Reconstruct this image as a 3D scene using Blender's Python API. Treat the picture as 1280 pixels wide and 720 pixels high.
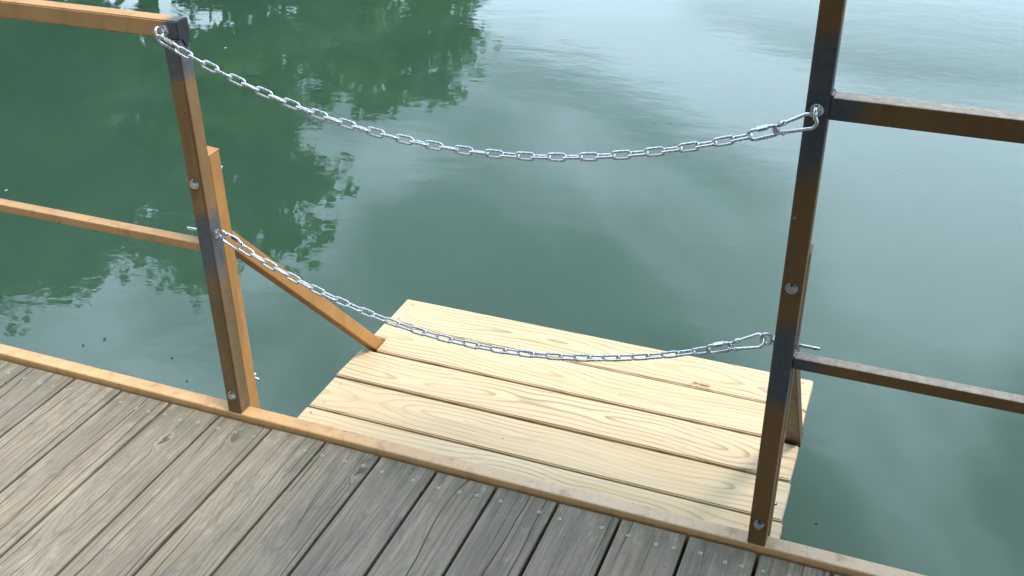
import bpy, bmesh, math, random
import numpy as np
from mathutils import Vector, Matrix
random.seed(7); rng = np.random.default_rng(11)
S = bpy.context.scene; COL = S.collection
for o in list(bpy.data.objects): bpy.data.objects.remove(o)

# ------------------------------------------------------------------ camera
CAM = Vector((1.4304, -1.7417, 1.614)); yaw, pit, rol, F = -0.3832, -0.53, -0.012, 1344.24
fw = Vector((math.sin(yaw)*math.cos(pit), math.cos(yaw)*math.cos(pit), math.sin(pit)))
rt = Vector((math.cos(yaw), -math.sin(yaw), 0)); up = rt.cross(fw)
rt2 = rt*math.cos(rol)+up*math.sin(rol); up2 = up*math.cos(rol)-rt*math.sin(rol)
cd = bpy.data.cameras.new('camera'); cam = bpy.data.objects.new('camera', cd); COL.objects.link(cam)
cam.matrix_world = Matrix(((rt2.x, up2.x, -fw.x, CAM.x), (rt2.y, up2.y, -fw.y, CAM.y), (rt2.z, up2.z, -fw.z, CAM.z), (0, 0, 0, 1)))
cd.sensor_width = 36; cd.lens = F/1280*36; cd.clip_start = .05; cd.clip_end = 3000
S.camera = cam

# ------------------------------------------------------------------ light
SUN_EL = math.radians(69)
sx, sy = 0.975, -0.222                       # horizontal direction towards the sun
W = bpy.data.worlds.new('World'); S.world = W; W.use_nodes = True
nt = W.node_tree; nt.nodes.clear()
def wn(t, **k):
    n = nt.nodes.new(t)
    for a, b in k.items(): setattr(n, a, b)
    return n
out = wn('ShaderNodeOutputWorld'); bg = wn('ShaderNodeBackground'); bg.inputs[1].default_value = 0.15
sky = wn('ShaderNodeTexSky', sky_type='NISHITA', sun_disc=False, sun_elevation=SUN_EL, sun_rotation=math.atan2(sx, sy), dust_density=1.0, air_density=1.6)
tc = wn('ShaderNodeTexCoord'); sp = wn('ShaderNodeSeparateXYZ'); nt.links.new(tc.outputs['Generated'], sp.inputs[0])
zc = wn('ShaderNodeMath', operation='MAXIMUM'); zc.inputs[1].default_value = 0.0; nt.links.new(sp.outputs[2], zc.inputs[0])
za = wn('ShaderNodeMath', operation='ADD'); za.inputs[1].default_value = 0.22; nt.links.new(zc.outputs[0], za.inputs[0])
dv = wn('ShaderNodeVectorMath', operation='DIVIDE'); cb = wn('ShaderNodeCombineXYZ')
for i in range(3): nt.links.new(za.outputs[0], cb.inputs[i])
nt.links.new(tc.outputs['Generated'], dv.inputs[0]); nt.links.new(cb.outputs[0], dv.inputs[1])
mp = wn('ShaderNodeMapping'); mp.inputs['Location'].default_value = (-1.45, 6.55, 0); nt.links.new(dv.outputs[0], mp.inputs[0])
cn = wn('ShaderNodeTexNoise', noise_dimensions='2D'); cn.inputs['Scale'].default_value = 1.15; cn.inputs['Detail'].default_value = 6; cn.inputs['Roughness'].default_value = .5; cn.inputs['Distortion'].default_value = .3
nt.links.new(mp.outputs[0], cn.inputs['Vector'])
cr = wn('ShaderNodeMapRange', interpolation_type='SMOOTHSTEP'); cr.inputs[1].default_value = .41; cr.inputs[2].default_value = .60; cr.inputs[3].default_value = .28; cr.inputs[4].default_value = 1.0
nt.links.new(cn.outputs[0], cr.inputs[0])
hz = wn('ShaderNodeMapRange', interpolation_type='SMOOTHSTEP'); hz.inputs[1].default_value = .42; hz.inputs[2].default_value = .20; hz.inputs[3].default_value = 0; hz.inputs[4].default_value = 1.0
nt.links.new(sp.outputs[2], hz.inputs[0])
mxf = wn('ShaderNodeMath', operation='MAXIMUM'); nt.links.new(cr.outputs[0], mxf.inputs[0]); nt.links.new(hz.outputs[0], mxf.inputs[1])
mx = wn('ShaderNodeMix', data_type='RGBA'); nt.links.new(mxf.outputs[0], mx.inputs[0]); nt.links.new(sky.outputs[0], mx.inputs[6])
# thin cloud, brighter towards the veiled sun
dt = wn('ShaderNodeVectorMath', operation='DOT_PRODUCT'); nt.links.new(tc.outputs['Generated'], dt.inputs[0]); dt.inputs[1].default_value = (sx*math.cos(SUN_EL), sy*math.cos(SUN_EL), math.sin(SUN_EL))
gl = wn('ShaderNodeMapRange', interpolation_type='SMOOTHSTEP'); gl.inputs[1].default_value = .35; gl.inputs[2].default_value = 1.0; gl.inputs[3].default_value = 1.0; gl.inputs[4].default_value = 1.5; nt.links.new(dt.outputs['Value'], gl.inputs[0])
cc = wn('ShaderNodeVectorMath', operation='SCALE'); cc.inputs[0].default_value = (24.0, 30.0, 37.0); nt.links.new(gl.outputs[0], cc.inputs['Scale']); nt.links.new(cc.outputs[0], mx.inputs[7])
nt.links.new(mx.outputs[2], bg.inputs[0]); nt.links.new(bg.outputs[0], out.inputs[0])

sl = bpy.data.lights.new('sun', 'SUN'); sl.energy = 5.0; sl.angle = math.radians(10); sl.color = (1, .91, .77)
so = bpy.data.objects.new('sun', sl); COL.objects.link(so)
tosun = Vector((sx*math.cos(SUN_EL), sy*math.cos(SUN_EL), math.sin(SUN_EL)))
so.rotation_euler = tosun.to_track_quat('Z', 'Y').to_euler(); so.location = (3, -2, 8)
S.view_settings.view_transform = 'Standard'; S.view_settings.look = 'None'; S.view_settings.exposure = -0.68; S.view_settings.gamma = 1
S.render.engine = 'CYCLES'
S.cycles.max_bounces = 8; S.cycles.caustics_reflective = False; S.cycles.caustics_refractive = False

# ------------------------------------------------------------------ node helpers
class N:
    def __init__(s, name):
        s.m = bpy.data.materials.new(name); s.m.use_nodes = True; s.t = s.m.node_tree; s.t.nodes.clear()
        s.o = s.t.nodes.new('ShaderNodeOutputMaterial'); s.b = s.t.nodes.new('ShaderNodeBsdfPrincipled'); s.t.links.new(s.b.outputs[0], s.o.inputs[0])
    def n(s, t, **k):
        x = s.t.nodes.new(t)
        for a, b in k.items(): setattr(x, a, b)
        return x
    def put(s, sock, v):
        if isinstance(v, bpy.types.NodeSocket): s.t.links.new(v, sock)
        elif v is not None:
            if sock.type == 'RGBA' and len(v) == 3: v = (*v, 1)
            sock.default_value = v
    def math(s, op, a, b=None, c=None, clamp=False):
        x = s.n('ShaderNodeMath', operation=op, use_clamp=clamp); s.put(x.inputs[0], a); s.put(x.inputs[1], b)
        if c is not None: s.put(x.inputs[2], c)
        return x.outputs[0]
    def rng(s, v, a, b, c=0., d=1., smooth=True):
        x = s.n('ShaderNodeMapRange', interpolation_type='SMOOTHSTEP' if smooth else 'LINEAR')
        for i, q in enumerate((v, a, b, c, d)): s.put(x.inputs[i], q)
        return x.outputs[0]
    def mix(s, f, a, b, blend='MIX'):
        x = s.n('ShaderNodeMix', data_type='RGBA', blend_type=blend); s.put(x.inputs[0], f); s.put(x.inputs[6], a); s.put(x.inputs[7], b); return x.outputs[2]
    def noise(s, vec, scale, detail=3., rough=.5, w=None, dist=0., col=False):
        x = s.n('ShaderNodeTexNoise', noise_dimensions='4D' if w is not None else '3D')
        s.put(x.inputs['Vector'], vec); s.put(x.inputs['Scale'], scale); s.put(x.inputs['Detail'], detail); s.put(x.inputs['Roughness'], rough); s.put(x.inputs['Distortion'], dist)
        if w is not None: s.put(x.inputs['W'], w)
        return x.outputs[1 if col else 0]
    def scale(s, vec, v):
        x = s.n('ShaderNodeVectorMath', operation='MULTIPLY'); s.put(x.inputs[0], vec); s.put(x.inputs[1], v); return x.outputs[0]
    def sep(s, vec):
        x = s.n('ShaderNodeSeparateXYZ'); s.put(x.inputs[0], vec); return x.outputs
    def comb(s, a, b, c):
        x = s.n('ShaderNodeCombineXYZ')
        for i, q in enumerate((a, b, c)): s.put(x.inputs[i], q)
        return x.outputs[0]
    def obj(s): return s.n('ShaderNodeTexCoord').outputs['Object']
    def pos(s): return s.n('ShaderNodeNewGeometry').outputs['Position']
    def nor(s): return s.n('ShaderNodeNewGeometry').outputs['True Normal']
    def rand(s): return s.n('ShaderNodeObjectInfo').outputs['Random']
    def bump(s, h, strength, dist):
        x = s.n('ShaderNodeBump'); s.put(x.inputs['Height'], h); x.inputs['Strength'].default_value = strength; x.inputs['Distance'].default_value = dist; s.t.links.new(x.outputs[0], s.b.inputs['Normal'])
    def fin(s, col, rough=.6, metal=0., spec=None):
        s.put(s.b.inputs['Base Color'], col); s.put(s.b.inputs['Roughness'], rough); s.put(s.b.inputs['Metallic'], metal)
        if spec is not None: s.put(s.b.inputs['Specular IOR Level'], spec)
        return s.m

def grain_field(m, v, u, w, ringw, wob=.035, depth=.035, knots=None):
    """distance to a wandering pith: v across the board, u along it (metres)"""
    uo = m.math('MULTIPLY_ADD', w, 37., u)
    p = m.comb(0, uo, 0)
    n1 = m.noise(p, 1.1, 2, .5, w); n2 = m.noise(m.scale(p, (1, 1, 1)), 1.6, 2, .5, m.math('ADD', w, 5.3))
    v0 = m.math('MULTIPLY', m.math('SUBTRACT', n1, .5), wob*6)
    d0 = m.math('MULTIPLY', m.math('SUBTRACT', n2, .46), depth*9)
    vv = m.math('SUBTRACT', v, v0)
    r = m.math('SQRT', m.math('ADD', m.math('MULTIPLY', vv, vv), m.math('MULTIPLY', d0, d0)))
    wig = m.noise(m.comb(m.math('MULTIPLY', v, 14.), m.math('MULTIPLY', uo, 2.2), 0), 1., 3, .55, w)
    r = m.math('MULTIPLY_ADD', m.math('SUBTRACT', wig, .5), .02, r)
    if knots is not None: r = m.math('ADD', r, knots)
    return m.math('DIVIDE', r, ringw)

def knot_field(m, v, u, w, sv, su, rate, size):
    vo = m.n('ShaderNodeTexVoronoi', voronoi_dimensions='2D', feature='F1'); vo.inputs['Scale'].default_value = 1
    m.put(vo.inputs['Vector'], m.comb(m.math('MULTIPLY_ADD', w, 13.7, m.math('MULTIPLY', v, sv)), m.math('MULTIPLY_ADD', w, 5.3, m.math('MULTIPLY', u, su)), 0))
    c = m.sep(vo.outputs['Color'])
    on = m.math('LESS_THAN', c[0], rate)
    wob = m.noise(m.comb(m.math('MULTIPLY', v, 90.), m.math('MULTIPLY', u, 50.), 0), 1., 2)
    d = m.math('MULTIPLY_ADD', m.math('SUBTRACT', wob, .5), .16, vo.outputs['Distance'])
    core = m.math('MULTIPLY', m.rng(d, size*1.15, size*.7), on)
    halo = m.math('MULTIPLY', m.rng(d, size*3.2, 0.0), on)
    return core, halo

# ------------------------------------------------------------------ materials
def weathered_wood():
    m = N('weathered_wood'); x, y, z = m.sep(m.obj()); w = m.rand(); w = m.math('MULTIPLY', w, 10.)
    core, halo = knot_field(m, x, y, w, 7., 3.4, .22, .062)
    g = grain_field(m, x, y, w, .0105, .03, .03, m.math('MULTIPLY', halo, .03))
    ring = m.math('PINGPONG', g, .5)                                  # 0..0.5
    late = m.rng(ring, .28, .5)
    fib = m.noise(m.comb(m.math('MULTIPLY', x, 210.), m.math('MULTIPLY', y, 5.), 0), 1., 3, .6, w)
    fib2 = m.noise(m.comb(m.math('MULTIPLY', x, 60.), m.math('MULTIPLY', y, 1.8), 3.), 1., 4, .6, w)
    big = m.noise(m.comb(m.math('MULTIPLY', x, 9.), m.math('MULTIPLY', y, 2.5), 7.), 1., 4, .6, w)
    blot = m.noise(m.comb(m.math('MULTIPLY', x, 30.), m.math('MULTIPLY', y, 16.), 2.), 1., 4, .62, w)
    col = m.mix(m.rng(big, .3, .7), (.205, .163, .110), (.33, .262, .178))
    at = m.n('ShaderNodeAttribute', attribute_type='OBJECT', attribute_name='age_shade'); col = m.mix(at.outputs['Fac'], col, (.135, .117, .092))
    col = m.mix(m.math('MULTIPLY', late, .55), col, (.16, .143, .125))
    col = m.mix(m.rng(fib2, .4, .75, 0, .4), col, (.40, .345, .265))
    col = m.mix(m.rng(fib, .56, .32, 0, .48), col, (.12, .105, .092))
    col = m.mix(m.rng(blot, .54, .78, 0, .42), col, (.47, .41, .325))
    col = m.mix(m.rng(blot, .47, .27, 0, .68), col, (.13, .118, .105))
    stn = m.noise(m.comb(m.math('MULTIPLY', x, 7.), m.math('MULTIPLY', y, 4.), 61.), 1., 5, .65, w); col = m.mix(m.rng(stn, .56, .74, 0, .5), col, (.115, .098, .076))
    # checks: long thin cracks along the grain
    def lines(freq, wob, yf, width, thr, soft, off):
        wv = m.noise(m.comb(0, m.math('MULTIPLY', y, yf), off), 1., 4, .6, w)
        wx = m.noise(m.comb(m.math('MULTIPLY', x, 8.), m.math('MULTIPLY', y, 1.1), off), 1., 2, .5, w)
        q = m.math('ADD', m.math('MULTIPLY_ADD', x, freq, m.math('MULTIPLY', wv, wob)), m.math('MULTIPLY', wx, wob*1.6))
        q = m.math('ADD', q, m.math('MULTIPLY', halo, 1.2))
        ix = m.math('FLOOR', q); d = m.math('ABSOLUTE', m.math('SUBTRACT', m.math('FRACT', q), .5))
        gt = m.noise(m.comb(m.math('MULTIPLY', ix, 7.31), m.math('MULTIPLY', y, 1.5), off+3), 1., 2, .6, w)
        g2 = m.rng(gt, thr, thr+soft)
        return m.math('MULTIPLY', m.rng(d, m.math('MULTIPLY', g2, width), m.math('MULTIPLY', g2, width*.3)), g2)
    crack = lines(19., 1.1, .9, .036, .42, .13, 11.)
    crack2 = m.math('MULTIPLY', lines(70., 2.2, .9, .15, .46, .2, 31.), .55)
    ck = m.math('MAXIMUM', crack, crack2)
    col = m.mix(m.math('MULTIPLY', ck, .85), col, (.035, .028, .022))
    col = m.mix(m.math('MULTIPLY', m.rng(halo, .2, .7), .28), col, (.40, .34, .26))
    kn = m.noise(m.comb(m.math('MULTIPLY', x, 240.), m.math('MULTIPLY', y, 240.), 0), 1., 2)
    col = m.mix(m.math('MULTIPLY', core, .9), col, m.mix(m.rng(kn, .35, .65), (.035, .027, .02), (.13, .11, .085)))
    # algae and grime at the board end against the edge beam
    an = m.noise(m.comb(m.math('MULTIPLY', x, 40.), m.math('MULTIPLY', y, 14.), 41.), 1., 4, .65, w)
    al = m.math('MULTIPLY', m.rng(y, -.17, -.01), m.rng(an, .38, .62))
    col = m.mix(m.math('MULTIPLY', al, .6), col, (.110, .108, .066))
    ds = m.noise(m.comb(m.math('MULTIPLY', x, 120.), m.math('MULTIPLY', y, 80.), 51.), 1., 2, .5, w)
    col = m.mix(m.math('MULTIPLY', m.rng(ds, .70, .76), m.rng(y, -.5, -.02)), col, (.05, .045, .035))
    h = m.math('MULTIPLY_ADD', fib, .35, m.math('MULTIPLY', late, .35)); h = m.math('MULTIPLY_ADD', blot, .3, h)
    h = m.math('SUBTRACT', h, m.math('MULTIPLY', ck, 1.6)); h = m.math('SUBTRACT', h, m.math('MULTIPLY', core, .6))
    m.bump(h, .8, .0022)
    return m.fin(col, m.rng(blot, .3, .7, .72, .92), 0, .25)

def fresh_pine():
    m = N('fresh_pine'); u, v, z = m.sep(m.obj()); w = m.math('MULTIPLY', m.rand(), 10.)
    core, halo = knot_field(m, v, u, w, 8., 2.6, .16, .05)
    g = grain_field(m, v, u, w, .0165, .03, .028, m.math('MULTIPLY', halo, .02))
    fib = m.noise(m.comb(m.math('MULTIPLY', u, 4.), m.math('MULTIPLY', v, 230.), 0), 1., 3, .6, w)
    fr = m.math('FRACT', g)
    late = m.math('MULTIPLY', m.rng(fr, .55, .93), m.rng(fr, 1., .95)); late = m.math('MULTIPLY', late, m.rng(fib, .25, .6, .35, 1.))
    streak = m.noise(m.comb(m.math('MULTIPLY', u, 1.1), m.math('MULTIPLY', v, 30.), 3.), 1., 3, .55, w)
    big = m.noise(m.comb(m.math('MULTIPLY', u, 2.3), m.math('MULTIPLY', v, 9.), 5.), 1., 4, .6, w)
    vis = m.rng(m.noise(m.comb(m.math('MULTIPLY', u, 1.5), m.math('MULTIPLY', v, 10.), 9.), 1., 2, .5, w), .3, .68, .25, .95)
    col = m.mix(m.rng(big, .3, .7), (.57, .435, .255), (.61, .49, .315))
    col = m.mix(m.rng(m.math('FRACT', m.math('MULTIPLY', w, 3.7)), 0, 1, 0, .45, False), col, (.60, .425, .255))
    col = m.mix(m.rng(streak, .38, .68, 0, .45), col, (.50, .345, .18))
    col = m.mix(m.rng(streak, .46, .3, 0, .4), col, (.52, .44, .27))
    col = m.mix(m.math('MULTIPLY', late, vis), col, (.27, .175, .09))
    col = m.mix(m.rng(fib, .55, .3, 0, .35), col, (.40, .27, .14))
    st = m.noise(m.comb(m.math('MULTIPLY', u, 7.), m.math('MULTIPLY', v, 22.), 15.), 1., 4, .65, w)
    col = m.mix(m.rng(st, .56, .76, 0, .45), col, (.36, .325, .26))
    col = m.mix(m.math('MULTIPLY', m.rng(halo, .3, .7), .5), col, (.42, .26, .12))
    col = m.mix(m.math('MULTIPLY', core, .9), col, (.17, .085, .04))
    dots = m.noise(m.comb(m.math('MULTIPLY', u, 60.), m.math('MULTIPLY', v, 90.), 25.), 1., 1, .5, w)
    col = m.mix(m.rng(dots, .79, .82), col, (.14, .10, .06))
    ends = m.math('ABSOLUTE', u)
    col = m.mix(m.math('MULTIPLY', m.rng(ends, .615, .65), m.rng(st, .42, .6, 0, .6)), col, (.40, .36, .28))
    m.bump(m.math('MULTIPLY_ADD', fib, .5, m.math('MULTIPLY', late, .6)), .35, .001)
    return m.fin(col, .62, 0, .3)

def paint(name, bands=(), grime=0., dust=0., base=(.40, .195, .072), stain=None, xgate=None, xdust=None, primer=((.075, .081, .09), (.105, .11, .12))):
    """bands: (z0,z1,fade0,fade1) of grey primer sprayed over the welds"""
    m = N(name); P = m.pos(); x, y, z = m.sep(P)
    n = m.noise(P, 9., 4, .6); f = m.noise(P, 60., 4, .65); s = m.noise(m.scale(P, (30., 30., 3.)), 1., 4, .6)
    col = m.mix(m.rng(n, .3, .7), base, tuple(c*k for c, k in zip(base, (.86, .84, .80))))
    col = m.mix(m.rng(s, .5, .72, 0, .5), col, tuple(c*.5 for c in base))
    if stain:
        zz = m.rng(z, stain[1], stain[0]); col = m.mix(m.math('MULTIPLY', zz, m.rng(s, .3, .6, .35, .8)), col, (.105, .075, .035))
        zg = m.math('MULTIPLY', zz, m.rng(f, .5, .7, 0, .5)); col = m.mix(zg, col, (.06, .06, .028))
    edge = m.math('MULTIPLY_ADD', m.math('SUBTRACT', n, .5), .10, z); edge = m.math('MULTIPLY_ADD', m.math('SUBTRACT', f, .5), .05, edge)
    xe = m.math('MULTIPLY_ADD', m.math('SUBTRACT', n, .5), .05, x)
    for (a, b, fa, fb) in bands:
        k = m.math('MULTIPLY', m.rng(edge, a-fa, a+fa), m.rng(edge, b+fb, b-fb))
        if xgate: k = m.math('MULTIPLY', k, m.rng(xe, xgate[0], xgate[1]))
        col = m.mix(k, col, m.mix(m.rng(f, .3, .7), *primer))
    if stain:
        cl = m.math('MULTIPLY', m.rng(m.math('ABSOLUTE', m.math('ADD', x, .0012)), .0042, .0012), m.rng(y, .006, .001)); col = m.mix(m.math('MULTIPLY', cl, m.rng(s, .3, .6, .4, .9)), col, (.075, .038, .012))
    # chips, rust, scuffs
    ch = m.noise(P, 46., 2, .5); col = m.mix(m.rng(ch, .735, .75), col, (.035, .018, .01))
    lt = m.noise(m.scale(P, (1, 1, .6)), 75., 2, .5); col = m.mix(m.rng(lt, .775, .79, 0, .5), col, (.5, .42, .33))
    nz = m.sep(m.nor())[2]
    if dust > 0:
        dn = m.noise(P, 75., 5, .7)
        k = m.math('MULTIPLY', m.rng(nz, .5, .95), m.rng(dn, .36, .62, dust*.55, dust))
        if xdust: k = m.math('MULTIPLY', k, m.rng(x, xdust[0], xdust[1]))
        col = m.mix(k, col, m.mix(m.rng(n, .35, .65), (.52, .40, .28), (.60, .48, .35)))
        k2 = m.math('MULTIPLY', m.math('MULTIPLY', m.rng(nz, .5, .95), m.rng(x, xdust[0], xdust[1]) if xdust else 1.), m.rng(dn, .60, .70, 0, dust)); col = m.mix(k2, col, (.12, .09, .06))
    if grime > 0:
        gn = m.noise(P, 22., 4, .65); k = m.math('MULTIPLY', m.rng(nz, .5, .95), m.rng(gn, .5, .72, 0, grime)); col = m.mix(k, col, (.20, .135, .075))
    m.bump(m.math('MULTIPLY_ADD', f, .6, n), .25, .001)
    return m.fin(col, m.rng(f, .3, .7, .42, .6), 0, .4)

def zinc():
    m = N('zinc'); P = m.obj(); n = m.noise(P, 160., 3, .6)
    col = m.mix(m.rng(n, .3, .7), (.45, .47, .48), (.74, .76, .77))
    m.bump(n, .15, .0005); return m.fin(col, m.rng(n, .3, .7, .18, .34), 1.)
def flat(name, c, rough=.6, metal=0., v=.25, sc=30.):
    m = N(name); n = m.noise(m.obj(), sc, 4, .6)
    return m.fin(m.mix(m.rng(n, .3, .7), tuple(a*(1-v) for a in c), tuple(a*(1+v) for a in c)), rough, metal)
def water_mat():
    m = N('lake_water'); P = m.pos()
    # ripples: long soft swell plus fine chop that comes and goes in patches
    x, y, z = m.sep(P)
    a = m.noise(m.comb(m.math('MULTIPLY', x, 1.0), m.math('MULTIPLY', y, 1.6), 0), 1.1, 3, .5, dist=.4)
    b = m.noise(m.comb(m.math('MULTIPLY', x, 5.0), m.math('MULTIPLY', y, 9.0), 4), 1., 3, .55, dist=.6)
    c = m.noise(m.comb(m.math('MULTIPLY', x, 16.), m.math('MULTIPLY', y, 26.), 8), 1., 2, .5, dist=.5)
    pat = m.noise(P, .45, 3, .5, dist=.5)
    h = m.math('MULTIPLY', a, .0019)
    h = m.math('MULTIPLY_ADD', m.math('MULTIPLY', b, m.rng(pat, .3, .7, .45, 1.)), .0007, h)
    h = m.math('MULTIPLY_ADD', m.math('MULTIPLY', c, m.rng(pat, .38, .66, .0, 1.)), .00016, h)
    m.bump(h, 1., 1.)
    n = m.noise(P, .5, 4, .55, dist=.6); sp = m.noise(P, 5., 3, .6)
    col = m.mix(m.rng(n, .3, .7), (.026, .064, .035), (.034, .073, .048))
    m.put(m.b.inputs['IOR'], 1.5)
    m.b.subsurface_method = 'RANDOM_WALK'
    m.put(m.b.inputs['Subsurface Weight'], 1.0); m.put(m.b.inputs['Subsurface Radius'], (.6, 1., .8)); m.put(m.b.inputs['Subsurface Scale'], .35)
    return m.fin(col, .015, 0)
def leaf_mat(name, c):
    m = N(name); w = m.rand(); P = m.pos(); n = m.noise(P, 1.3, 3, .6); n2 = m.noise(P, 14., 2)
    col = m.mix(m.rng(n, .3, .7), tuple(a*.7 for a in c), tuple(a*1.35 for a in c)); col = m.mix(m.rng(n2, .5, .8, 0, .5), col, (.11, .13, .03))
    m.put(m.b.inputs['Transmission Weight'], 0.); t = m.n('ShaderNodeBsdfTranslucent'); m.put(t.inputs[0], col)
    ms = m.n('ShaderNodeMixShader'); ms.inputs[0].default_value = .5; m.fin(col, .5); m.t.links.new(m.b.outputs[0], ms.inputs[1]); m.t.links.new(t.outputs[0], ms.inputs[2]); m.t.links.new(ms.outputs[0], m.o.inputs[0])
    return m.m
M = dict(deck=weathered_wood(), pine=fresh_pine(), zinc=zinc(), water=water_mat(),
    beam=paint('beam_paint', grime=.5, dust=.8, base=(.64, .37, .165), xdust=(.15, .9)),
    left=paint('left_rail_paint', bands=((.40, .545, .035, .02), (.862, 1.1, .018, .02)), stain=(.30, .42), base=(.25, .14, .055)),
    lrail=paint('left_tube_paint', bands=((.9, 1.1, .01, .01),), base=(.47, .265, .112), xgate=(-.045, -.012)),
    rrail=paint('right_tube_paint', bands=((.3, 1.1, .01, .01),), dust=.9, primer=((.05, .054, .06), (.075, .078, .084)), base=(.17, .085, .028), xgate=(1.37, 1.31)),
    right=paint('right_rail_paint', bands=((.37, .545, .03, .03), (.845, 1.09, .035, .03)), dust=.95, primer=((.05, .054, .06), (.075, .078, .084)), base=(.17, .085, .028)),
    frameshade=paint('shaded_bracket_paint', base=(.15, .078, .032)),  # bracket paint again, with the right side's shade put into the colour
    frame=paint('bracket_paint', base=(.43, .205, .062)),
    brown=flat('joist_wood', (.085, .06, .04)), black=flat('black_plastic', (.012, .012, .013), .45), hole=flat('screw_recess', (.02, .018, .016), .7),
    screwhead=flat('screw_head', (.40, .385, .35), .5, .7), roof=flat('roof_boards', (.13, .085, .05), .8, 0, .3, 6.), sheet=flat('roof_sheet', (.10, .075, .06), .5, .2),
    bark=flat('bark', (.07, .052, .038), .9, 0, .4, 5.), grass=flat('bank_grass', (.055, .085, .025), .9, 0, .4, 1.2),
    leafa=leaf_mat('leaf_mid', (.12, .195, .045)), leafb=leaf_mat('leaf_dark', (.095, .16, .038)), leafc=leaf_mat('leaf_light', (.135, .205, .05)),
    fleck=flat('floating_fleck', (.45, .43, .36), .7), deadleaf=flat('dead_leaf', (.035, .03, .018), .8))

# ------------------------------------------------------------------ mesh helpers
def link(name, me, mat, parent=None, loc=(0, 0, 0), smooth=False):
    o = bpy.data.objects.new(name, me); COL.objects.link(o)
    if mat is not None and not me.materials:
        for q in (mat if isinstance(mat, (list, tuple)) else [mat]): me.materials.append(q)
    if smooth: me.polygons.foreach_set('use_smooth', [True]*len(me.polygons))
    loc = Vector(loc)
    if parent is not None: o.parent = parent; loc = loc-wloc(parent)
    o.location = loc; return o
def wloc(o):
    v = Vector(o.location)
    while o.parent: o = o.parent; v = v+Vector(o.location)
    return v
def tag(o, label=None, cat=None, group=None, kind=None):
    for k, v in (('label', label), ('category', cat), ('group', group), ('kind', kind)):
        if v: o[k] = v
    return o
def empty(name, loc): 
    o = bpy.data.objects.new(name, None); COL.objects.link(o); o.location = loc; o.empty_display_size = .1; return o
def boxmesh(name, sx_, sy_, sz_, bev=.002, seg=2, jit=0., cuts=0, axis=1):
    bm = bmesh.new(); bmesh.ops.create_cube(bm, size=1)
    for v in bm.verts: v.co = Vector((v.co.x*sx_, v.co.y*sy_, v.co.z*sz_))
    if cuts:
        es = [e for e in bm.edges if abs((e.verts[0].co-e.verts[1].co)[axis]) > 1e-6]
        bmesh.ops.subdivide_edges(bm, edges=es, cuts=cuts)
    if jit:
        for v in bm.verts: v.co += Vector((random.uniform(-jit, jit), random.uniform(-jit, jit)*1.5, random.uniform(-jit, jit)*.7))
    if bev: 
        es = [e for e in bm.edges if e.calc_face_angle(0) > .9]
        bmesh.ops.bevel(bm, geom=es, offset=bev, segments=seg, affect='EDGES', profile=.5)
    me = bpy.data.meshes.new(name); bm.to_mesh(me); bm.free(); return me
def box(name, lo, hi, mat, parent=None, bev=.002, **k):
    lo, hi = Vector(lo), Vector(hi); d = hi-lo
    return link(name, boxmesh(name, d.x, d.y, d.z, bev, **k), mat, parent, (lo+hi)/2)
def bar(name, A, B, wx, wn, mat, parent, bev=.002):
    """square tube from A to B; wx is its size along world X"""
    A, B = Vector(A), Vector(B); t = (B-A); L = t.length; t.normalize(); xx = (Vector((1, 0, 0))-t*t.x).normalized(); nn = t.cross(xx)
    me = boxmesh(name, wx, L, wn, bev); R = Matrix((xx, t, nn)).transposed().to_4x4(); 
    me.transform(R); return link(name, me, mat, parent, (A+B)/2)
def tubemesh(name, pts, r, n=10, closed=False, cap=True):
    pts = [Vector(p) for p in pts]; K = len(pts); V = []; Fc = []
    rr = r if isinstance(r, (list, tuple)) else [r]*K
    ref = None
    for i, p in enumerate(pts):
        a = pts[(i-1) % K] if (closed or i) else p; b = pts[(i+1) % K] if (closed or i < K-1) else p
        t = (b-a).normalized()
        if ref is None: ref = t.orthogonal().normalized()
        ref = (ref-t*ref.dot(t)).normalized(); bn = t.cross(ref)
        for k in range(n):
            q = 2*math.pi*k/n; V.append(p+(ref*math.cos(q)+bn*math.sin(q))*rr[i])
    for i in range(K if closed else K-1):
        j = (i+1) % K; off = 0
        if closed and j == 0:
            # match the twist of the seam
            off = min(range(n), key=lambda s: (V[i*n]-V[(s) % n]).length)
        for k in range(n): Fc.append((i*n+k, i*n+(k+1) % n, j*n+(k+1+off) % n, j*n+(k+off) % n))
    if cap and not closed: Fc.append(tuple(range(n-1, -1, -1))); Fc.append(tuple(range((K-1)*n, K*n)))
    me = bpy.data.meshes.new(name); me.from_pydata([tuple(v) for v in V], [], Fc); me.polygons.foreach_set('use_smooth', [True]*len(Fc)); return me
def join(name, *mes):
    bm = bmesh.new()
    for me in mes: bm.from_mesh(me)
    o = bpy.data.meshes.new(name); bm.to_mesh(o); bm.free(); return o
def prism(name, n, r, h, rot=0., bev=.0):
    bm = bmesh.new(); bmesh.ops.create_cone(bm, cap_ends=True, segments=n, radius1=r, radius2=r, depth=h)
    bmesh.ops.rotate(bm, verts=bm.verts, cent=(0, 0, 0), matrix=Matrix.Rotation(rot, 3, 'Z'))
    if bev: bmesh.ops.bevel(bm, geom=[e for e in bm.edges if e.calc_face_angle(0) > 1.2], offset=bev, segments=2, affect='EDGES')
    me = bpy.data.meshes.new(name); bm.to_mesh(me); bm.free(); return me
def turned(me, to, shift=(0, 0, 0)):
    """turn a mesh made along +Z to point along `to`"""
    me.transform(Matrix.Translation(shift) @ Vector(to).to_track_quat('Z', 'Y').to_matrix().to_4x4()); return me

# ------------------------------------------------------------------ water and banks
WZ = -0.52
wm = boxmesh('water', 900, 900, 12, 0); water = link('water', wm, M['water'], None, (0, 300, WZ-6)); tag(water, 'calm green lake water with faint ripples', None, None, 'structure')

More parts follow.
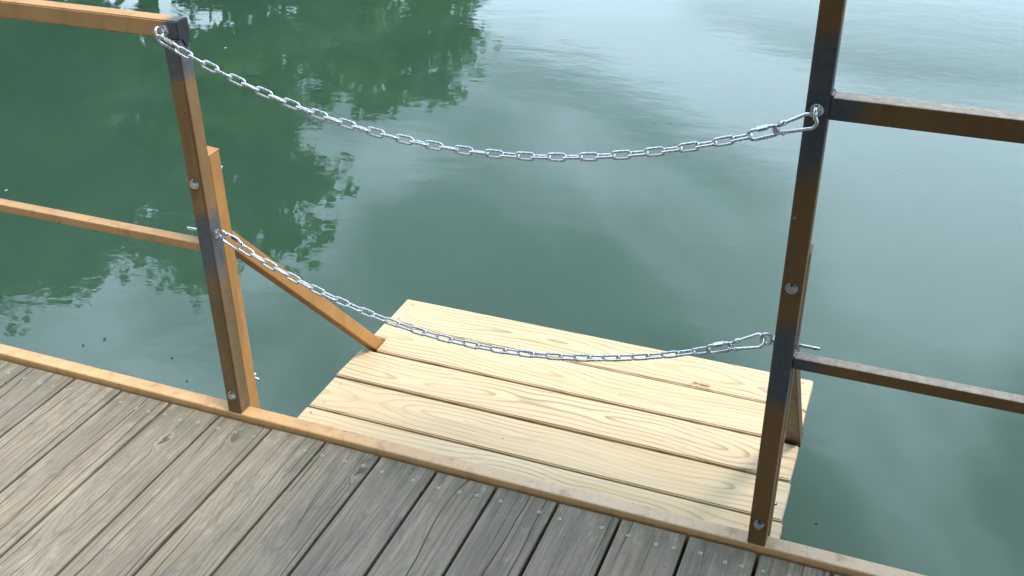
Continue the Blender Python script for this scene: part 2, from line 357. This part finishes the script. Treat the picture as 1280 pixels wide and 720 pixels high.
def shore(a):   # distance of the shore line from the dock, by azimuth in degrees
    pts = [(-120, 15), (-70, 16.5), (-45, 17.5), (-32, 20), (-24, 24), (-14, 50), (0, 95), (30, 120), (60, 110)]
    for (a0, r0), (a1, r1) in zip(pts, pts[1:]):
        if a <= a1: return r0+(r1-r0)*(a-a0)/(a1-a0)
    return pts[-1][1]
V = []; Fc = []; A = np.arange(-120, 61, 2.); Rr = [-1.5, 0, 1.5, 4, 8, 16, 40, 120]; Hh = [-1.2, -.15, .45, .8, 1.3, 2.2, 4, 7]
for i, a in enumerate(A):
    for d, h in zip(Rr, Hh):
        r = shore(a)+d+random.uniform(-.5, .5)*(1+d*.03); q = math.radians(a)
        V.append((CAM.x+r*math.sin(q), CAM.y+r*math.cos(q), WZ+h+random.uniform(-.12, .12)))
k = len(Rr)
for i in range(len(A)-1):
    for j in range(k-1): Fc.append((i*k+j, (i+1)*k+j, (i+1)*k+j+1, i*k+j+1))
me = bpy.data.meshes.new('bank'); me.from_pydata(V, [], Fc); bank = link('bank', me, M['grass'], smooth=True); tag(bank, 'grassy wooded bank across the water', None, None, 'structure')

# ------------------------------------------------------------------ dock deck
deck = empty('deck', (0, -1.5, -.0133)); tag(deck, 'weathered grey wooden dock deck of parallel planks', None, None, 'structure')
DZ = -.0133
gaps = [-.671, -.514, -.363, -.209, -.0605, .0905, .2415, .3905, .5375, .6885, .837, .9825, 1.1325, 1.2825, 1.433]
while gaps[0] > -2.6: gaps.insert(0, gaps[0]-.1505)
while gaps[-1] < 4.2: gaps.append(gaps[-1]+.1505)
def screw_mesh(r=.0047):
    bm = bmesh.new(); n = 12; rings = [(r, 0), (r*.96, .0010), (r*.55, .0009), (r*.42, -.0006)]
    vs = [[bm.verts.new((q*math.cos(2*math.pi*i/n), q*math.sin(2*math.pi*i/n), h)) for i in range(n)] for q, h in rings]
    for a, b in zip(vs, vs[1:]):
        for i in range(n): bm.faces.new((a[i], a[(i+1) % n], b[(i+1) % n], b[i]))
    f = bm.faces.new(vs[-1]); f.material_index = 1
    me = bpy.data.meshes.new('screw'); bm.to_mesh(me); bm.free(); me.materials.append(M['screwhead']); me.materials.append(M['hole']); return me
SCREW = screw_mesh(); SCREW2 = screw_mesh(.0038)
variants = []
PL = 3.4
for k in range(5):
    me = boxmesh('deck_plank', .1445, PL, .036, .0028, 2, .0006, 14, 1)
    for v in me.vertices:                       # origin at the plank's end: local y runs from 0 inwards
        v.co.y -= PL/2; v.co.z -= .018
        if v.co.y > -.02: v.co.y += random.uniform(-.003, .0015)
    me.materials.append(M['deck']); variants.append(me)
for i in range(len(gaps)-1):
    xc = (gaps[i]+gaps[i+1])/2
    p = link('deck_plank', variants[i % 5], None, deck, (xc, -.0085+random.uniform(-.002, .0015), DZ+random.uniform(-.0012, .0008)))
    p['age_shade'] = random.choice([.05, .12, .2, .3, .4])+(.1 if xc > .3 else 0); p.rotation_euler = (0, random.uniform(-.006, .006), 0); p.scale.x = (gaps[i+1]-gaps[i]-.0078)/.1445  # random ageing per board, plus shade painted into the right-hand boards
    if -1.0 < xc < 2.0:
        for row in ((-.042, -.052), (-.60, -.62), (-1.2, -1.22)):
            fr = random.choice([(-.36, .02, .36), (-.34, .3), (-.37, -.02, .33), (-.3, .1, .37)])
            for f in fr:
                s = link('screw', SCREW, None, p, wloc(p)+Vector((f*.1445+random.uniform(-.006, .006), random.uniform(*sorted(row)), .0004+random.uniform(-.0006, .0003))))
                s.rotation_euler.z = random.random()*6
for y in (-.085, -.61, -1.21, -1.8, -2.4, -3.0):
    box('joist', (-2.7, y-.02, DZ-.19), (4.2, y+.02, DZ-.0375), M['brown'], deck, .002)

# ------------------------------------------------------------------ steel edge beam
Wd = .0381; L = 1.2547
beam = box('edge_beam', (-2.7, 0, -.076), (4.2, Wd, 0), M['beam'], None, .0035); tag(beam, 'tan painted steel beam along the edge of the plank deck', 'beam')

# ------------------------------------------------------------------ hardware meshes
def hexbolt(parent, loc, d):                   # head standing off a face along d
    d = Vector(d); me = join('bolt', turned(prism('b', 6, .0088, .0075, .3, .0012), d, d*.0055), turned(prism('w', 20, .0115, .0018), d, d*.0009))
    return link('bolt', me, M['zinc'], parent, loc)
def boltend(parent, loc, d, wing=True):
    d = Vector(d); ms = [turned(prism('r', 10, .0042, .022), d, d*.011), turned(prism('n', 6, .0085, .007, 0., .001), d, d*.0045)]
    if wing:
        ms.append(tubemesh('wing', [d*.006+Vector((-.003, 0, 0)), d*.010+Vector((-.013, 0, .006)), d*.012+Vector((-.019, 0, .012))], [.004, .0035, .003], 8))
        ms.append(tubemesh('wing', [d*.006+Vector((.003, 0, 0)), d*.010+Vector((.013, 0, -.004)), d*.012+Vector((.019, 0, -.009))], [.004, .0035, .003], 8))
    return link('bolt_nut', join('bolt_nut', *ms), M['zinc'], parent, loc)
def ringpts(c, ax, r, n=22, start=0.):
    ax = Vector(ax).normalized(); a = ax.orthogonal().normalized(); b = ax.cross(a)
    return [Vector(c)+(a*math.cos(2*math.pi*i/n)+b*math.sin(2*math.pi*i/n))*r for i in range(n)]
def eyebolt(parent, loc, d, back, ringax):
    """eye outside a face at loc, shank along -d through the post and out by `back`"""
    d = Vector(d); R = .0105
    ms = [tubemesh('e', ringpts(d*(R+.006), ringax, R), .003, 8, True), turned(prism('s', 10, .0034, back+.006), d, d*(.006-(back+.006)/2+.0)), turned(prism('w', 20, .0115, .0018), d, d*.001)]
    return link('eye_bolt', join('eye_bolt', *ms), M['zinc'], parent, loc)

# ------------------------------------------------------------------ left railing
lr = empty('guard_railing', (-Wd/2, Wd/2, 0)); tag(lr, 'tan railing with open tube end and grey primer patches on its post', 'railing')
ZT = .9875
box('post', (-Wd, 0, .0006), (0, Wd, ZT-Wd-.0008), M['left'], lr, .0028)
box('post', (-1.74, 0, .0006), (-1.74+Wd, Wd, ZT-Wd-.0008), M['left'], lr, .0028)
# top rail: square tube with an open end, rim kept thin
bm = bmesh.new()
def tubeend(bm, x0, x1, y0, y1, z0, z1, th=.003, depth=.03):
    o = [(y0, z0), (y1, z0), (y1, z1), (y0, z1)]; i_ = [(y0+th, z0+th), (y1-th, z0+th), (y1-th, z1-th), (y0+th, z1-th)]
    A = [bm.verts.new((x0, *q)) for q in o]; B = [bm.verts.new((x1, *q)) for q in o]; C_ = [bm.verts.new((x1, *q)) for q in i_]; D_ = [bm.verts.new((x1-depth, *q)) for q in i_]
    long = []
    for k in range(4):
        j = (k+1) % 4; f = bm.faces.new((A[k], A[j], B[j], B[k])); long.append((A[k], B[k])); bm.faces.new((B[k], B[j], C_[j], C_[k])); bm.faces.new((C_[k], C_[j], D_[j], D_[k]))
    bm.faces.new(A[::-1]); bm.faces.new(D_)
    bm.normal_update(); bmesh.ops.recalc_face_normals(bm, faces=bm.faces)
    return long
lg = tubeend(bm, -2.7, .0005, 0, Wd, ZT-Wd, ZT)
es = [bm.edges.get(e) for e in lg]; bmesh.ops.bevel(bm, geom=es, offset=.0026, segments=2, affect='EDGES')
me = bpy.data.meshes.new('top_rail'); bm.to_mesh(me); bm.free(); me.transform(Matrix.Translation((0, -Wd/2, -ZT)))
tr = link('top_rail', me, M['lrail'], lr, (0, Wd/2, ZT))
bm = bmesh.new(); PP = [(.0012, -.0365), (.006, -.040), (.011, -.039), (.016, -.047), (.021, -.056), (.027, -.060), (.030, -.052), (.035, -.049), (.0375, -.038), (.0388, -.026), (.0378, -.0015), (.030, -.0004), (.0012, -.0012)]
fs = bm.faces.new([bm.verts.new((.001, y, z)) for y, z in PP]); r_ = bmesh.ops.extrude_face_region(bm, geom=[fs]); bmesh.ops.translate(bm, verts=[v for v in r_['geom'] if isinstance(v, bmesh.types.BMVert)], vec=(.0022, 0, 0)); bmesh.ops.recalc_face_normals(bm, faces=bm.faces)
bmesh.ops.bevel(bm, geom=[e for e in bm.edges if e.calc_face_angle(0) > 1.2], offset=.0006, segments=1, affect='EDGES')
me = bpy.data.meshes.new('end_plug'); bm.to_mesh(me); bm.free(); link('end_plug', me, M['black'], lr, (0, 0, ZT))
box('mid_rail', (-2.7, .0056, .4695-.0215), (-Wd-.0003, .034, .4695), M['lrail'], lr, .0022)
hexbolt(lr, (-.0195, -.0001, .624), (0, -1, 0)); hexbolt(lr, (-.0175, -.0001, .0545), (0, -1, 0))
eyebolt(lr, (.0003, .019, .4965), (1, 0, 0), .078, (0, 1, .15))
eyebolt(lr, (-.0285, -.0003, .9665), (0, -1, 0), .02, (1, 0, .25))
# weld bead where the mid rail meets the post
link('weld', tubemesh('weld', [Vector((random.uniform(-.0006, .0006), t*.0275, random.uniform(-.0008, .0008))) for t in np.linspace(0, 1, 14)], [.0022+random.uniform(-.0006, .0006) for _ in range(14)], 7), M['left'], lr, (-Wd-.0002, .006, .4697))

# ------------------------------------------------------------------ right railing
rr = empty('guard_railing', (L+Wd/2, Wd/2, 0)); tag(rr, 'brown railing on tall roof post with dusty rails', 'railing')
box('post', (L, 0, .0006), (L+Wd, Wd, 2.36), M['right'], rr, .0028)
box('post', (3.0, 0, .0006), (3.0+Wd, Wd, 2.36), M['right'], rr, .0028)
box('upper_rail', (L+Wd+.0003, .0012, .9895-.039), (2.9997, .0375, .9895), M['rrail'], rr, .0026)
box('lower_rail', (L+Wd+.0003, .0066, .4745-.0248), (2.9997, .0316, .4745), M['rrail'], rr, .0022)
hexbolt(rr, (L+.0185, -.0001, .6255), (0, -1, 0)); hexbolt(rr, (L+.0195, -.0001, .0585), (0, -1, 0))
eyebolt(rr, (L-.0003, .019, .4965), (-1, 0, 0), .083, (0, 1, -.1))
link('nut', turned(prism('n', 6, .0068, .006, 0., .0008), (1, 0, 0)), M['zinc'], rr, (L+Wd+.0035, .019, .4965))
eyebolt(rr, (L+.0195, -.0003, .966), (0, -1, 0), .03, (1, 0, .1))
for z0, y0, y1 in ((.9897, .002, .037), (.4747, .007, .031)):
    link('weld', tubemesh('weld', [Vector((random.uniform(-.0008, .0008), y0+(y1-y0)*t, random.uniform(-.001, .001))) for t in np.linspace(0, 1, 14)], [.0034+random.uniform(-.001, .001) for _ in range(14)], 7), M['right'], rr, (L+Wd+.0005, 0, z0))

# ------------------------------------------------------------------ fold-down platform
pf = empty('swim_platform', (.64, .58, -.218)); tag(pf, 'new pale pine step platform hung below the deck edge', 'platform')
PZ = -.18; XL, XR = -.010, 1.294
rows = [(.150, .2925), (.2995, .445), (.4555, .600), (.6105, .7565), (.7635, .916)]
def poly_board(pts, h, bev=.004):
    bm = bmesh.new(); vs = [bm.verts.new((x, y, 0)) for x, y in pts]; f = bm.faces.new(vs)
    r = bmesh.ops.extrude_face_region(bm, geom=[f]); bmesh.ops.translate(bm, verts=[v for v in r['geom'] if isinstance(v, bmesh.types.BMVert)], vec=(0, 0, -h))
    bmesh.ops.recalc_face_normals(bm, faces=bm.faces)
    bmesh.ops.bevel(bm, geom=[e for e in bm.edges if e.calc_face_angle(0) > .9], offset=bev, segments=3, affect='EDGES', clamp_overlap=True)
    me = bpy.data.meshes.new('plank'); bm.to_mesh(me); bm.free(); return me
for i, (y0, y1) in enumerate(rows):
    xl, xr = XL+random.uniform(-.003, .003), XR+[.010, .004, 0, -.006, -.006][i]+random.uniform(-.001, .001); xc, yc = (xl+xr)/2, (y0+y1)/2
    P = [(xl, y0), (xr, y0), (xr, y1), (xl, y1)]
    if i == 3: P = [(.0385, y0), (1.254, y0), (1.254, .678), (xr, .678), (xr, y1), (xl, y1), (xl, .678), (.0385, .678)]
    if i == 2: P = [(xl-.002, y0), (xr, y0), (xr, y1), (xl+.003, y1)]
    me = poly_board([(a-xc, b-yc) for a, b in P], .036, .0032)
    b = link('plank', me, M['pine'], pf, (xc, yc, PZ+random.uniform(-.0012, .0012)))
    for sx_ in ((.0, 1) if i != 3 else (0, 1)):
        for fy in (.2, .8):
            x = xl+(.03 if i != 3 else .055) if sx_ == 0 else xr-(.03 if i != 3 else .058)
            link('screw', SCREW2, None, b, (x+random.uniform(-.006, .006), y0+(y1-y0)*fy+random.uniform(-.008, .008), PZ-.0002)).rotation_euler.z = random.random()*6
for sd, x0, xa in ((0, -Wd, .002), (1, L+.0015, L+.004)):
    x1 = x0+Wd; FM = M['frameshade' if sd else 'frame']
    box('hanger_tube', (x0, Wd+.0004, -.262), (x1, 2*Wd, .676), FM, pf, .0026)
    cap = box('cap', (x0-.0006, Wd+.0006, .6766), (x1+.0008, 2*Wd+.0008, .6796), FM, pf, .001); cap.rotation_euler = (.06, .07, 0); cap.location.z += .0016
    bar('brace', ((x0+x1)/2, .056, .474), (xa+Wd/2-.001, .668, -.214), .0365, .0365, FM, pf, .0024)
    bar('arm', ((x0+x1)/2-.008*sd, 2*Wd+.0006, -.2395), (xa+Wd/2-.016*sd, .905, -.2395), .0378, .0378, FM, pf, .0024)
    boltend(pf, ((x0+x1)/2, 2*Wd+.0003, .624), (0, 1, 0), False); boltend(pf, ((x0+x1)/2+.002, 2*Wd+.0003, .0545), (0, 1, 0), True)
for x in (.44, .86): box('stringer', (x, .11, -.262), (x+.036, .905, -.2185), M['pine'], pf, .002)

# ------------------------------------------------------------------ chains
def stadium(Lo, Wo, r, n=9):
    """centre line of an oblong link lying in XZ, outer length Lo, outer width Wo"""
    h = Wo/2-r; c = Lo/2-r-h; P = []
    for i in range(n): a = -math.pi/2+math.pi*i/(n-1); P.append(Vector((c+h*math.cos(a), 0, h*math.sin(a))))
    for i in range(n): a = math.pi/2+math.pi*i/(n-1); P.append(Vector((-c+h*math.cos(a), 0, h*math.sin(a))))
    return P
PITCH = .0318; WIRE = .0027
LINK = tubemesh('link', stadium(PITCH+4*WIRE-.0006, .0185, WIRE), WIRE, 8, True); LINK.materials.append(M['zinc'])
def orient(t, roll):
    t = Vector(t).normalized(); s = Vector((0, 0, 1)).cross(t).normalized(); u = t.cross(s)
    return (Matrix((t, s, u)).transposed() @ Matrix.Rotation(roll, 3, 'X')).to_euler()
def quicklink(p, t, roll, label):
    e = empty('quick_link', p); e.rotation_euler = orient(t, roll); tag(e, label, 'quick link')
    r = .0031; S_ = stadium(.057, .025, r, 11)
    link('body', tubemesh('body', S_, r, 10, True), M['zinc'], e, e.location)
    n = prism('sleeve', 6, .0054, .020, 0., .0008); turned(n, (1, 0, 0), (.003, 0, .0125-r)); link('sleeve', n, M['zinc'], e, e.location)
    return e
def carabiner(p, t, roll, label, Lc=.078):
    e = empty('snap_hook', p); e.rotation_euler = orient(t, roll); tag(e, label, 'snap hook')
    r = .0032; P = []
    # pear outline: small end at -x, wide end at +x
    x0, x1, h0, h1 = -Lc/2+r, Lc/2-r, .0065, .0135
    for i in range(9): a = math.pi/2+math.pi*i/8; P.append(Vector((x0+h0+h0*math.cos(a), 0, h0*math.sin(a))))
    for i in range(11): a = -math.pi/2+math.pi*i/10; P.append(Vector((x1-h1+h1*math.cos(a), 0, h1*math.sin(a))))
    link('body', tubemesh('body', P, r, 10, True), M['zinc'], e, e.location)
    g = join('gate', tubemesh('g', [Vector((x0+.010, 0, .0078)), Vector((x0+.022, 0, .0088))], .0044, 10), tubemesh('g', [Vector((x0+.010, 0, -.0078)), Vector((x0+.015, 0, -.0082))], .0046, 10))
    link('gate', g, M['zinc'], e, e.location)
    return e
def chain(A, B, sag, ybow, label, names, roll0, hooks):
    A, B = Vector(A), Vector(B); n = 1200
    T = np.linspace(0, 1, n)
    P = np.array([[A[i]+(B[i]-A[i])*t for i in range(3)] for t in T]); P[:, 2] -= sag*4*T*(1-T); P[:, 1] += ybow*4*T*(1-T)
    s = np.concatenate([[0], np.cumsum(np.linalg.norm(np.diff(P, axis=0), axis=1))]); Lt = s[-1]
    at = lambda q: Vector([float(np.interp(q, s, P[:, i])) for i in range(3)])
    tan = lambda q: (at(min(q+.012, Lt))-at(max(q-.012, 0))).normalized()
    root = empty('chain', at(Lt/2)-Vector((0, 0, .02))); tag(root, label, 'chain')
    QL = .057-4*.0031+.0008
    quicklink(at(QL/2), at(QL)-at(0), names[2], names[0])
    end = Lt-hooks*(QL+.078-4*.0032)
    q0 = QL; cnt = int(round((end-q0)/PITCH)); st = (end-q0)/cnt
    for i in range(cnt):
        q = q0+st*(i+.5); fr = i/cnt
        r = roll0(fr)+(math.pi/2 if i % 2 else 0)+random.uniform(-.12, .12)
        l = link('link', LINK, None, root, at(q)); l.rotation_euler = orient(at(q+st/2)-at(q-st/2), r); l.scale = (st/PITCH, 1, 1)
    if hooks:
        quicklink(at(end+QL/2), tan(end+QL/2), names[3], names[1])
        c = end+QL+(.078-4*.0032)/2; carabiner(at(c), at(Lt)-at(end+QL), names[4], names[5])
    return root
chain((-.0285, -.022, .957), (L+.0195, -.024, .958), .152, .010, 'galvanised chain across the gateway at top rail height',
    ('threaded quick link on the eye bolt at the tube end', 'quick link joining the top rail height chain to its snap hook', .35, .25, .1, 'zinc snap hook clipped to the eye bolt on the front of the tall post'), lambda f: -.75+.75*min(1, f*1.7)+.1*math.sin(f*9), 1)
chain((.0215, .018, .494), (L-.0225, .018, .494), .150, -.004, 'galvanised chain drooping over the pine platform at mid rail height',
    ('threaded quick link hooked beside the diagonal brace on the primer patch', 'quick link on the mid rail height chain above the pine boards', -.5, .15, -.9, 'zinc snap hook on the eye bolt over the pine platform edge'), lambda f: -.6+.7*min(1, f*2)+.08*math.sin(f*8), 1)

# ------------------------------------------------------------------ roof over the dock, above and to the right of the view
rf = empty('dock_roof', (2.9, -1.6, 2.36)); tag(rf, 'brown boarded roof carried on the tall dock posts', 'roof')
for k in range(17): box('board', (1.20, -4.2+k*.25, 2.47), (4.4, -4.2+k*.25+.246, 2.492), M['roof'], rf, .001)
for x in (1.22, 1.95, 2.68, 3.41, 4.2): box('rafter', (x, -4.2, 2.3612), (x+.05, .045, 2.4695), M['roof'], rf, .002)
box('fascia', (1.20, .0485, 2.38), (4.4, .07, 2.4925), M['roof'], rf, .002)
box('roof_sheet', (1.17, -4.25, 2.493), (4.45, .16, 2.502), M['sheet'], rf, 0)

# ------------------------------------------------------------------ trees on the bank (seen mirrored in the water)
def tree(az, r, h, cr, lm, label, seed, name='broadleaf_tree', grp='trees on the bank across the water', leaf=(.11, .24), dens=105):
    R_ = np.random.default_rng(seed); rnd = random.Random(seed); q = math.radians(az)
    base = Vector((CAM.x+r*math.sin(q), CAM.y+r*math.cos(q), WZ+.55)); e = empty(name, base); tag(e, label, 'tree', grp)
    H = h-base.z                                # crown top above base
    ms = []; pts = [Vector((0, 0, -.6))]; 
    for i in range(1, 9): pts.append(Vector((rnd.uniform(-.12, .12)*i*.4, rnd.uniform(-.12, .12)*i*.4, H*.82*i/8)))
    ms.append(tubemesh('t', pts, [H*.028*(1-.1*i)+.01 for i in range(9)], 9))
    cl = []
    for i in range(20):
        b = pts[rnd.randint(2, 7)]; a = rnd.uniform(0, 2*math.pi); u = rnd.uniform(.45, 1.); rise = rnd.uniform(-.25, .75)
        tip = Vector((b.x+cr*u*math.cos(a), b.y+cr*u*math.sin(a), min(H*.95, max(H*.12, b.z+cr*rise)))); mid = (b+tip)/2+Vector((0, 0, .25))
        ms.append(tubemesh('l', [b, mid, tip], [H*.010, H*.006, .015], 6)); cl += [(tip, 1.), (mid*.35+tip*.65, .95)]
    for i in range(16):
        a = rnd.uniform(0, 2*math.pi); u = rnd.uniform(0, .7)*cr; z = H*rnd.uniform(.6, .97); k = math.sqrt(max(.05, 1-((z/H-.5)/.5)**2)); cl.append((Vector((u*k*math.cos(a), u*k*math.sin(a), z)), .8))
    cl.append((Vector((0, 0, H*.96)), .6))
    link('trunk', join('trunk', *ms), M['bark'], e, base, True)
    C_ = []
    for c, s in cl:
        m_ = int(dens*s*(cr/2.5)); C_.append(np.array(c)+R_.normal(size=(m_, 3))*np.array([.40, .40, .22])*s*(cr/2.6))
    C_ = np.concatenate(C_); n = len(C_)
    a = R_.normal(size=(n, 3))*np.array([1, 1, .45]); a /= np.linalg.norm(a, axis=1)[:, None]; b = np.cross(a, R_.normal(size=(n, 3))*np.array([.5, .5, 1])); b /= np.linalg.norm(b, axis=1)[:, None]
    sz = R_.uniform(*leaf, n)[:, None]
    Vx = np.stack([C_-a*sz, C_+b*sz*.5, C_+a*sz, C_-b*sz*.5], 1).reshape(-1, 3)
    me = bpy.data.meshes.new('crown'); me.vertices.add(4*n); me.vertices.foreach_set('co', Vx.ravel().astype('f')); me.loops.add(4*n); me.loops.foreach_set('vertex_index', np.arange(4*n, dtype='i'))
    me.polygons.add(n); me.polygons.foreach_set('loop_start', np.arange(0, 4*n, 4, dtype='i')); me.update(calc_edges=True); me.validate()
    link('crown', me, lm, e, base); return e
def topz(r, el): return 2*WZ-CAM.z+r*math.tan(math.radians(el))
spec = [(-66, 20, 29, 3.2, 'leafa'), (-58.5, 19, 30, 3.0, 'leafb'), (-52, 19.5, 28.3, 2.7, 'leafa'), (-46.5, 20, 28.0, 2.3, 'leafb'), (-40.5, 20.5, 29.0, 2.4, 'leafa'), (-36, 21.5, 24.5, 2.0, 'leafb'), (-32.5, 23, 20.5, 2.0, 'leafc'), (-29.5, 25, 21.3, 2.0, 'leafa'), (-25.9, 26, 20.2, 1.7, 'leafc'), (-50, 25, 25, 3.2, 'leafb')]
order = ['tenth', 'ninth', 'eighth', 'seventh', 'sixth', 'fifth', 'fourth', 'third', 'second', 'first']
shade = {'leafa': 'mid green', 'leafb': 'dark green', 'leafc': 'light green'}
front = [q for q in spec if q[1] < 24.9 or q[0] > -32]
for i, (az, r, el, cr, lm) in enumerate(spec):
    if (az, r, el, cr, lm) in front: lb = shade[lm]+' broadleaf tree, '+order[10-len(front)+front.index((az, r, el, cr, lm))]+' from the open water tip of the bank'
    else: lb = shade[lm]+' broadleaf tree standing behind the front row on the bank'
    tree(az, r, topz(r, el), cr, M[lm], lb, 100+i, dens=105 if az < -37 else 72)

# the wooded shore behind the dock, which closes off the sky on the landward side
V = []; Fc = []; A = np.arange(100, 262, 4.); Rr = [5.2, 6.2, 8, 12, 20, 45, 120]; Hh = [-1.0, .25, .6, 1.0, 1.6, 3, 7]; k = len(Rr)
for a in A:
    for d, h in zip(Rr, Hh): q = math.radians(a); V.append((CAM.x+d*math.sin(q), CAM.y+d*math.cos(q), WZ+h+random.uniform(-.06, .06)))
for i in range(len(A)-1):
    for j in range(k-1): Fc.append((i*k+j, (i+1)*k+j, (i+1)*k+j+1, i*k+j+1))
me = bpy.data.meshes.new('shore'); me.from_pydata(V, [], Fc); tag(link('shore', me, M['grass'], smooth=True), 'grassy shore behind the dock', None, None, 'structure')
for i, (az, r, h, cr, lb) in enumerate(((212, 8.5, 11, 4.2, 'tall dark broadleaf tree on the shore behind the open end of the deck'), (178, 9.5, 12.5, 4.6, 'tall dark broadleaf tree on the shore straight behind the deck'), (240, 8.5, 9.5, 3.8, 'tall dark broadleaf tree leaning to the shore beside the left railing'), (146, 10.5, 12, 4.4, 'tall dark broadleaf tree on the shore behind the roof'))):
    tree(az, r, h, cr, M['leafb'], lb, 300+i, grp='trees on the shore behind the dock', leaf=(.22, .4), dens=110)

# ------------------------------------------------------------------ bits floating on the water
def floater(px, py, size, dark, label):
    d = fw+rt2*((px-640)/F)-up2*((py-360)/F); t = (WZ-CAM.z)/d.z; p = CAM+d*t; rnd = random.Random(px)
    n = 9; ang = rnd.uniform(0, 6); asp = rnd.uniform(.35, .6); V = [(0, 0, .004)]
    for i in range(n):
        a = 2*math.pi*i/n; r = size*rnd.uniform(.7, 1.1); u, v = r*math.cos(a), r*math.sin(a)*asp
        V.append((u*math.cos(ang)-v*math.sin(ang), u*math.sin(ang)+v*math.cos(ang), .0015+rnd.uniform(0, .003)))
    V2 = V+[(x*.9, y*.9, -.004) for x, y, z in V[1:]]
    Fc = [(0, 1+i, 1+(i+1) % n) for i in range(n)]+[(1+i, n+1+i, n+1+(i+1) % n, 1+(i+1) % n) for i in range(n)]+[tuple(range(2*n, n, -1))]
    me = bpy.data.meshes.new('floating_leaf'); me.from_pydata(V2, [], Fc); o = link('floating_leaf', me, M['deadleaf' if dark else 'fleck'], None, p); tag(o, label, 'leaf', 'leaves floating on the lake')
for px, py, sz, dk in ((1120, 219, .007, 0), (131, 424, .010, 1), (104, 432, .006, 1), (215, 448, .006, 1), (234, 477, .005, 1), (1020, 655, .005, 1), (282, 60, .009, 0), (8, 238, .010, 0)):
    floater(px, py, sz, dk, 'small dark dead leaf floating on open water' if dk else 'pale fleck of leaf floating on open water')
